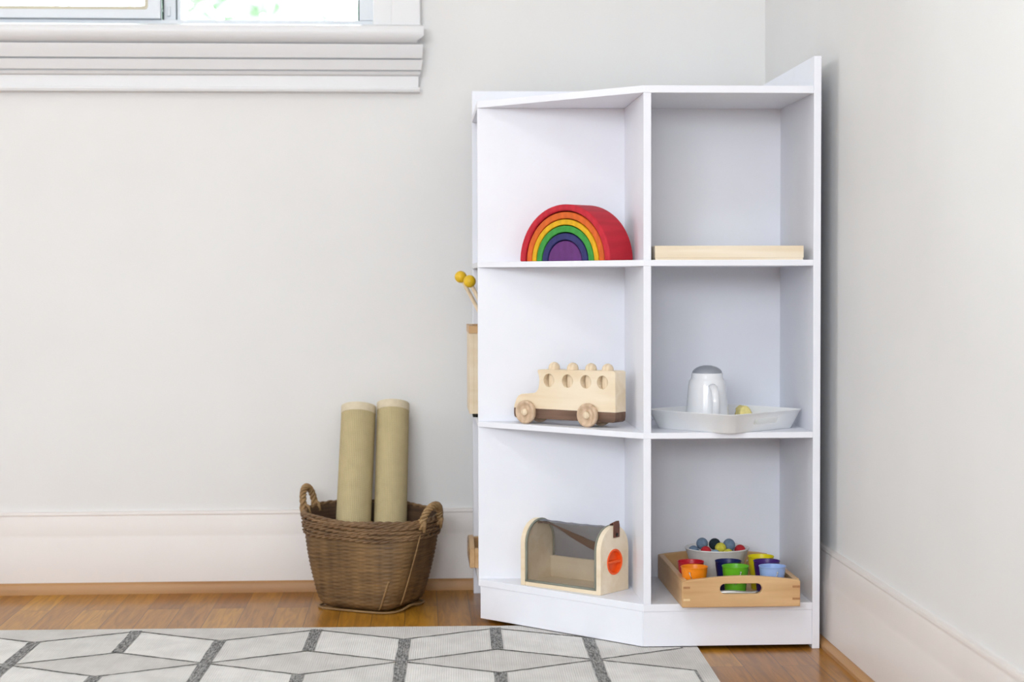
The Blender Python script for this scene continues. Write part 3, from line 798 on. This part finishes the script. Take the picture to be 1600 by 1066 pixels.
# ------------------------------------------------------------------ mini buckets
TZ = ZB[1]+.005
def bucket(color, x, y, rz, hang, label):
    b = thing('toy_bucket', label, 'toy bucket', (x, y, TZ), rz, 'mini buckets in the beech tray')
    h = .0530
    pr = [(.001, 0), (.0150, 0), (.0156, .0012), (.0176, .026), (.0199, h-.0095), (.0202, h-.008), (.0206, h-.0015), (.0213, h-.0003), (.0217, h), (.0213, h+.0006), (.0205, h), (.0195, h-.008), (.0150, .0025), (.001, .0020)]
    MB().lathe(pr, 40).build('pail', MAT['enamel_'+color], b, smooth_angle=40)
    m = MB(); n = 21; pts = []
    for i in range(n):
        a = PI*i/(n-1)
        ex = .0217*math.cos(a); d = .0300*math.sin(a)
        pts.append((ex*1.06, -(d*math.cos(hang))*.82, h-.007-d*math.sin(hang)))
    m.tube(pts, .00055, 6); 
    for s in (-1, 1): m.sphere((s*.0222, 0, h-.007), .0016, 10)
    m.build('bail', MAT['wire'], b)
    return b
HG = math.radians(48)
bucket('orange', .3315, .0050, math.radians(62), math.radians(66), 'orange mini bucket in the front left of the beech tray')
bucket('red', .3340, .0560, math.radians(100), math.radians(62), 'dark red mini bucket standing behind the orange one')
bucket('green', .3970, .0070, math.radians(-78), math.radians(68), 'bright green mini bucket behind the tray handle hole')
bucket('navy', .3945, .0570, math.radians(-83), math.radians(62), 'navy blue mini bucket standing behind the green one')
bucket('light blue', .4545, .0015, math.radians(-80), math.radians(68), 'light blue mini bucket in the front right of the beech tray')
bucket('purple', .4560, .0530, math.radians(80), math.radians(66), 'dark purple mini bucket between the light blue and yellow ones')
bucket('yellow', .4560, .1000, math.radians(180), math.radians(66), 'yellow mini bucket standing beside the white bowl')
# tongs lying against the inside of the front wall
t = thing('tongs', 'steel tongs lying in the beech tray behind its handle hole', 'tongs', (.3655, -.0165, TZ))
for s in (-1, 1):
    pts = []
    for i in range(13):
        u = i/12
        pts.append((.064*u, s*(.0012+.0016*math.sin(PI*u)), .0135+.0012*math.sin(2*PI*u)))
    MB().tube(pts, [.0046-.0012*abs(i/12-.5) for i in range(13)], 10, normal=(0, 1, 0), flat=.22).build('arm', MAT['steel'], t)
MB().tube([(.003, 0, 0), (.003, 0, .011)], .0022, 8).build('spring', MAT['steel'], t)
MB().tube([(.060, 0, 0), (.060, 0, .011)], .0022, 8).build('tip', MAT['steel'], t)

# ------------------------------------------------------------------ bowl of felt balls
BC = Vector((.3935, .1560, TZ))
m = MB(); n = 64
lv = [(.001, 0), (.026, 0), (.029, .002), (.036, .014), (.0445, .034), (.0520, .0570), (.0535, .0592), (.0528, .0606), (.0508, .0592), (.0430, .036), (.034, .016), (.026, .006), (.001, .005)]
vs = []; fs = []
for i, (r, z) in enumerate(lv):
    for k in range(n):
        a = 2*PI*k/n
        fac = .0008*math.cos(8*a+(PI if i % 2 else 0)) if 3 <= i <= 4 else 0
        vs.append(((r+fac)*math.cos(a), (r+fac)*math.sin(a), z))
for i in range(len(lv)-1):
    for k in range(n): fs.append((i*n+k, i*n+(k+1) % n, (i+1)*n+(k+1) % n, (i+1)*n+k))
fs.append(tuple(range(n-1, -1, -1))); fs.append(tuple((len(lv)-1)*n+k for k in range(n)))
o = m.add(vs, fs, 0, True).build('bowl', MAT['bowl'], loc=BC, smooth_angle=50)
tag(o, 'white bowl of felt balls standing at the back of the beech tray', 'bowl')
balls = [('slate blue', .3693, .1600, .1440, .0098, 'slate blue felt ball at the left of the white bowl'),
         ('dark teal', .3915, .1660, .1420, .0098, 'near black felt ball peeking out behind the yellow one'),
         ('yellow', .3972, .1430, .1385, .0094, 'yellow felt ball on top at the middle of the bowl'),
         ('slate blue', .4130, .1520, .1420, .0102, 'slate blue felt ball leaning right of the yellow one'),
         ('red', .3720, .1385, .1340, .0090, 'red felt ball low in the bowl under the slate blue one'),
         ('light blue', .3850, .1245, .1310, .0084, 'light blue felt ball low at the front bowl rim'),
         ('yellow', .4075, .1300, .1310, .0086, 'smaller looking yellow felt ball low at the bowl rim'),
         ('red', .4320, .1560, .1330, .0092, 'red felt ball at the right edge of the bowl'),
         ('slate blue', .3545, .1560, .1320, .0094, 'dark blue felt ball low at the left edge of the bowl')]
for c, x, y, z, r, lab in balls:
    o = MB().sphere((0, 0, 0), r, 24, (1, 1, 1.08) if lab.startswith('slate blue felt ball lean') else (1, 1, 1)).build('felt_ball', MAT['felt_'+c], loc=(x, y, z))
    tag(o, lab, 'ball', 'felt balls in the white bowl')

# ------------------------------------------------------------------ things in the left-facing shelves
bxT = thing('wooden_box', 'tall pale wooden box holding mallets in the left side of the shelf unit', 'box', (-.0118, .330, Z3[1]))
wd, dp, z0, z1 = .150, .150, .0065, .1600
for (a, b, c_, d) in ((0, .008, 0, dp), (wd-.008, wd, 0, dp), (.008, wd-.008, 0, .008), (.008, wd-.008, dp-.008, dp)):
    MB().box(a, b, c_, d, z0, z1-.013).build('side_wall', MAT['pale_wood'], bxT, bevel=.0006)
MB().plate([(-.001, -.001), (wd+.001, -.001), (wd+.001, dp+.001), (-.001, dp+.001)], [[(.008, .008), (wd-.008, .008), (wd-.008, dp-.008), (.008, dp-.008)]], .013, T=tr(0, 0, z1-.013)).build('rim', MAT['beech'], bxT, bevel=.0008)
MB().box(.008, wd-.008, .008, dp-.008, z0, z0+.006).build('base_board', MAT['pale_wood'], bxT)
for x in (.012, wd-.012):
    for y in (.012, dp-.012): MB().lathe([(.006, 0), (.007, z0)], 12, (x, y, 0)).build('foot', MAT['black_metal'], bxT)
for (hx_, hy_, hz_, bx_, by_, rr, lab) in ((-.0246, .410, .5890, .098, .412, .0108, 'yellow headed mallet leaning out furthest left of the shelf unit'), (-.0095, .385, .5810, .105, .388, .0112, 'yellow headed mallet next to the shelf unit edge, in front of the other')):
    t = thing('mallet', lab, 'mallet', (hx_, hy_, hz_), 0, 'mallets in the wooden box')
    MB().tube([(0, 0, 0), (bx_-hx_, by_-hy_, Z3[1]+.0128-hz_)], .0034, 10).build('stick', MAT['peg_wood'], t)
    MB().sphere((0, 0, 0), rr, 24).build('head', MAT['yellow_ball'], t)

# ------------------------------------------------------------------ basket
BKC = Vector((-.186, .428, 0)); BKA = math.radians(-28.6)
BK = thing('basket', 'brown wicker basket with two rope handles standing on the floor by the wall', 'basket', BKC, BKA)
def bsec(t, th):
    """outline point of the basket wall at height fraction t, angle th (local)"""
    e = t**.85
    a = .0735+(.1265-.0735)*e; b = .0700+(.0960-.0700)*e
    n = 5.2-(5.2-2.25)*min(1, t*1.05)
    c, s = math.cos(th), math.sin(th)
    r = (abs(c/a)**n+abs(s/b)**n)**(-1/n)
    ox, oy = .006*(1-t), -.012*(1-t)
    cz = .0215*max(0, (.09-t)/.09)**2     # rounded foot
    r -= cz*.55
    return (ox+r*c, oy+r*s)
def bz(t, th):
    c = math.cos(th); 
    wy = math.sin(th+BKA)   # towards the wall = up
    return .0035+t*(.1625+.0075*wy)
ROWS, STK = 46, 40
NT = STK*4; vs = []; fs = []
NR = ROWS*2
for i in range(NR+1):
    t = i/NR
    row = i/2
    for k in range(NT):
        th = 2*PI*k/NT
        x, y = bsec(t, th)
        over = math.cos(PI*(k/4)+PI*math.floor(row+.01))
        bulge = .0011*abs(math.sin(PI*row)) if False else .0011*(1 if i % 2 else -.4)
        d = (over*.0008 if i % 2 else 0)+bulge*.8
        L = math.hypot(x, y)
        vs.append((x*(1+d/L), y*(1+d/L), bz(t, th)))
for i in range(NR):
    for k in range(NT): fs.append((i*NT+k, i*NT+(k+1) % NT, (i+1)*NT+(k+1) % NT, (i+1)*NT+k))
MB().add(vs, fs, 0, True).build('woven_wall', MAT['wicker'], BK, fix=True)
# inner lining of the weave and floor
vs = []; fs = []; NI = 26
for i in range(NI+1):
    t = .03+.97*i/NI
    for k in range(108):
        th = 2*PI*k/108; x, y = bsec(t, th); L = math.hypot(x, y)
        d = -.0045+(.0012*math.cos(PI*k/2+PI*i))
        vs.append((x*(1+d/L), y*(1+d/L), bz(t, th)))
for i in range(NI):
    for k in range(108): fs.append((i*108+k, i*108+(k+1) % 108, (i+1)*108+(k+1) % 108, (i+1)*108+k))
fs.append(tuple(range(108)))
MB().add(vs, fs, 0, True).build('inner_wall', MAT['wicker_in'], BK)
# thick twisted rim strands
for q, (t, off, rr) in enumerate(((1.0, -.0018, .0042), (.975, .0022, .0040), (.935, .0026, .0037), (.893, .0024, .0037), (.852, .0022, .0036), (.810, .0019, .0034))):
    m = MB()
    for ph in (0, PI):
        pts = []
        for k in range(240):
            th = 2*PI*k/240; x, y = bsec(t, th); L = math.hypot(x, y)
            tw = th*22+ph+q*1.1
            d = off+.0016*math.cos(tw)
            pts.append((x*(1+d/L), y*(1+d/L), bz(t, th)+.0016*math.sin(tw)+.0012*math.sin(th*5+q*2)))
        m.tube(pts, rr*.62, 7, closed=True)
    m.build('rim_strand', MAT['wicker_rim'], BK)
# canes: pale strip up the right corner, foot hoop
def cane(th0, th1, t0, t1, w, name='cane_strip', off=.0042):
    pts = []
    for i in range(17):
        u = i/16; th = th0+(th1-th0)*u; t = t0+(t1-t0)*u; x, y = bsec(t, th); L = math.hypot(x, y)
        pts.append((x*(1+off/L), y*(1+off/L), bz(t, th)))
    MB().tube(pts, w, 8, flat=.6).build(name, MAT['cane'], BK)
cane(math.radians(-25), math.radians(-17), .06, .86, .0019)
cane(math.radians(-51), math.radians(-44), .012, .36, .0018)
cane(math.radians(155), math.radians(163), .06, .86, .0019)
pts = []
for k in range(120):
    th = 2*PI*k/120; x, y = bsec(.10, th); L = math.hypot(x, y)
    pts.append((x*(1-.001/L), y*(1-.001/L), .0026+.004*max(0, math.cos(th*2))**6))
MB().tube(pts, .0026, 8, closed=True, flat=.8).build('foot_hoop', MAT['cane'], BK)
# rope-wrapped handles
for th, hgt in ((PI+.02, .036), (-.10, .026)):
    m = MB()
    dth = .155 if th > 1 else .20
    base = []
    for i in range(25):
        u = i/24; a = PI*u
        tt = th-dth*math.cos(a)
        x, y = bsec(1.0, tt); L = math.hypot(x, y)
        out = .004+.006*math.sin(a)
        base.append(Vector((x*(1+out/L), y*(1+out/L), bz(1.0, tt)-.014+(hgt+.014)*math.sin(a)**.75)))
    m.tube(base, .0042, 8)
    for ph in range(3):
        pts = []
        for i in range(97):
            s = i/96*24; j = min(23, int(s)); p = base[j].lerp(base[j+1], s-j)
            tg = (base[min(24, j+1)]-base[max(0, j-1)]).normalized()
            n1 = tg.orthogonal(); ref = Vector((math.cos(th), math.sin(th), 0)); n1 = (ref-tg*ref.dot(tg)).normalized(); n2 = tg.cross(n1)
            an = i/96*2*PI*5+ph*2*PI/3
            pts.append(p+n1*.0042*math.cos(an)+n2*.0042*math.sin(an))
        m.tube(pts, .0026, 6)
    # lashings down over the rim
    for i in (2, 22):
        p = base[i]; q = p.copy(); L = math.hypot(p.x, p.y)
        m.tube([p+Vector((0, 0, .004)), p*(1+.004/L)+Vector((0, 0, -.008)), p*(1+.002/L)+Vector((.001, -.001, -.022))], [.0038, .0042, .0024], 8)
        m.tube([p+Vector((0, 0, .004)), Vector((p.x*(1-.010/L), p.y*(1-.010/L), p.z)), Vector((p.x*(1-.013/L), p.y*(1-.013/L), p.z-.014))], .003, 8)
    m.build('handle', MAT['cane'], BK)

# ------------------------------------------------------------------ rolled mats standing in the basket
def roll(p0, p1, R, label, turn):
    ax = Vector(p1)-Vector(p0); L = ax.length
    t = thing('rolled_mat', label, 'rolled mat', p0, 0, 'rolled mats in the basket')
    t.rotation_mode = 'QUATERNION'
    t.rotation_quaternion = Vector((0, 0, 1)).rotation_difference(ax.normalized()) @ Matrix.Rotation(turn, 3, 'Z').to_quaternion()
    N = 40; T_ = 4.0; th = .0026
    def rad(u): return R-.0009-(1-u)*T_*.0042
    def strip(z0, z1, zz, ex=0):
        K = int(N*T_); vs = []; fs = []
        zs = [z0+(z1-z0)*i/zz for i in range(zz+1)]
        for z in zs:
            for k in range(K+1):
                u = k/K; a = 2*PI*T_*u; r = rad(u)+ex
                vs.append((r*math.cos(a), r*math.sin(a), z))
            for k in range(K+1):
                u = k/K; a = 2*PI*T_*u; r = rad(u)-th-ex
                vs.append((r*math.cos(a), r*math.sin(a), z))
        S = 2*(K+1)
        for i in range(zz):
            for k in range(K):
                a = i*S+k; fs.append((a, a+1, a+S+1, a+S)); b = i*S+K+1+k; fs.append((b+1, b, b+S, b+S+1))
            fs.append((i*S+K, i*S+2*K+1, (i+1)*S+2*K+1, (i+1)*S+K)); fs.append((i*S, (i+1)*S, (i+1)*S+K+1, i*S+K+1))
        for base, fl in ((0, 1), (zz*S, 0)):
            for k in range(K):
                q = (base+k, base+k+1, base+K+1+k+1, base+K+1+k); fs.append(q if not fl else q[::-1])
        m = MB(); m.add(vs, fs, 0, True); return m
    strip(0, L-.0145, 3).build('mat', MAT['mat_cloth'], t, smooth_angle=50)
    strip(L-.0148, L, 1, .0005).build('hem', MAT['mat_hem'], t, smooth_angle=50)
roll((-.2260, .400, .0080), (-.2128, .5385, .3480), .0342, 'rolled khaki mat on the left in the wicker basket', .6)
roll((-.1570, .400, .0080), (-.1490, .5395, .3535), .0332, 'slightly taller rolled khaki mat on the right in the wicker basket', 2.2)
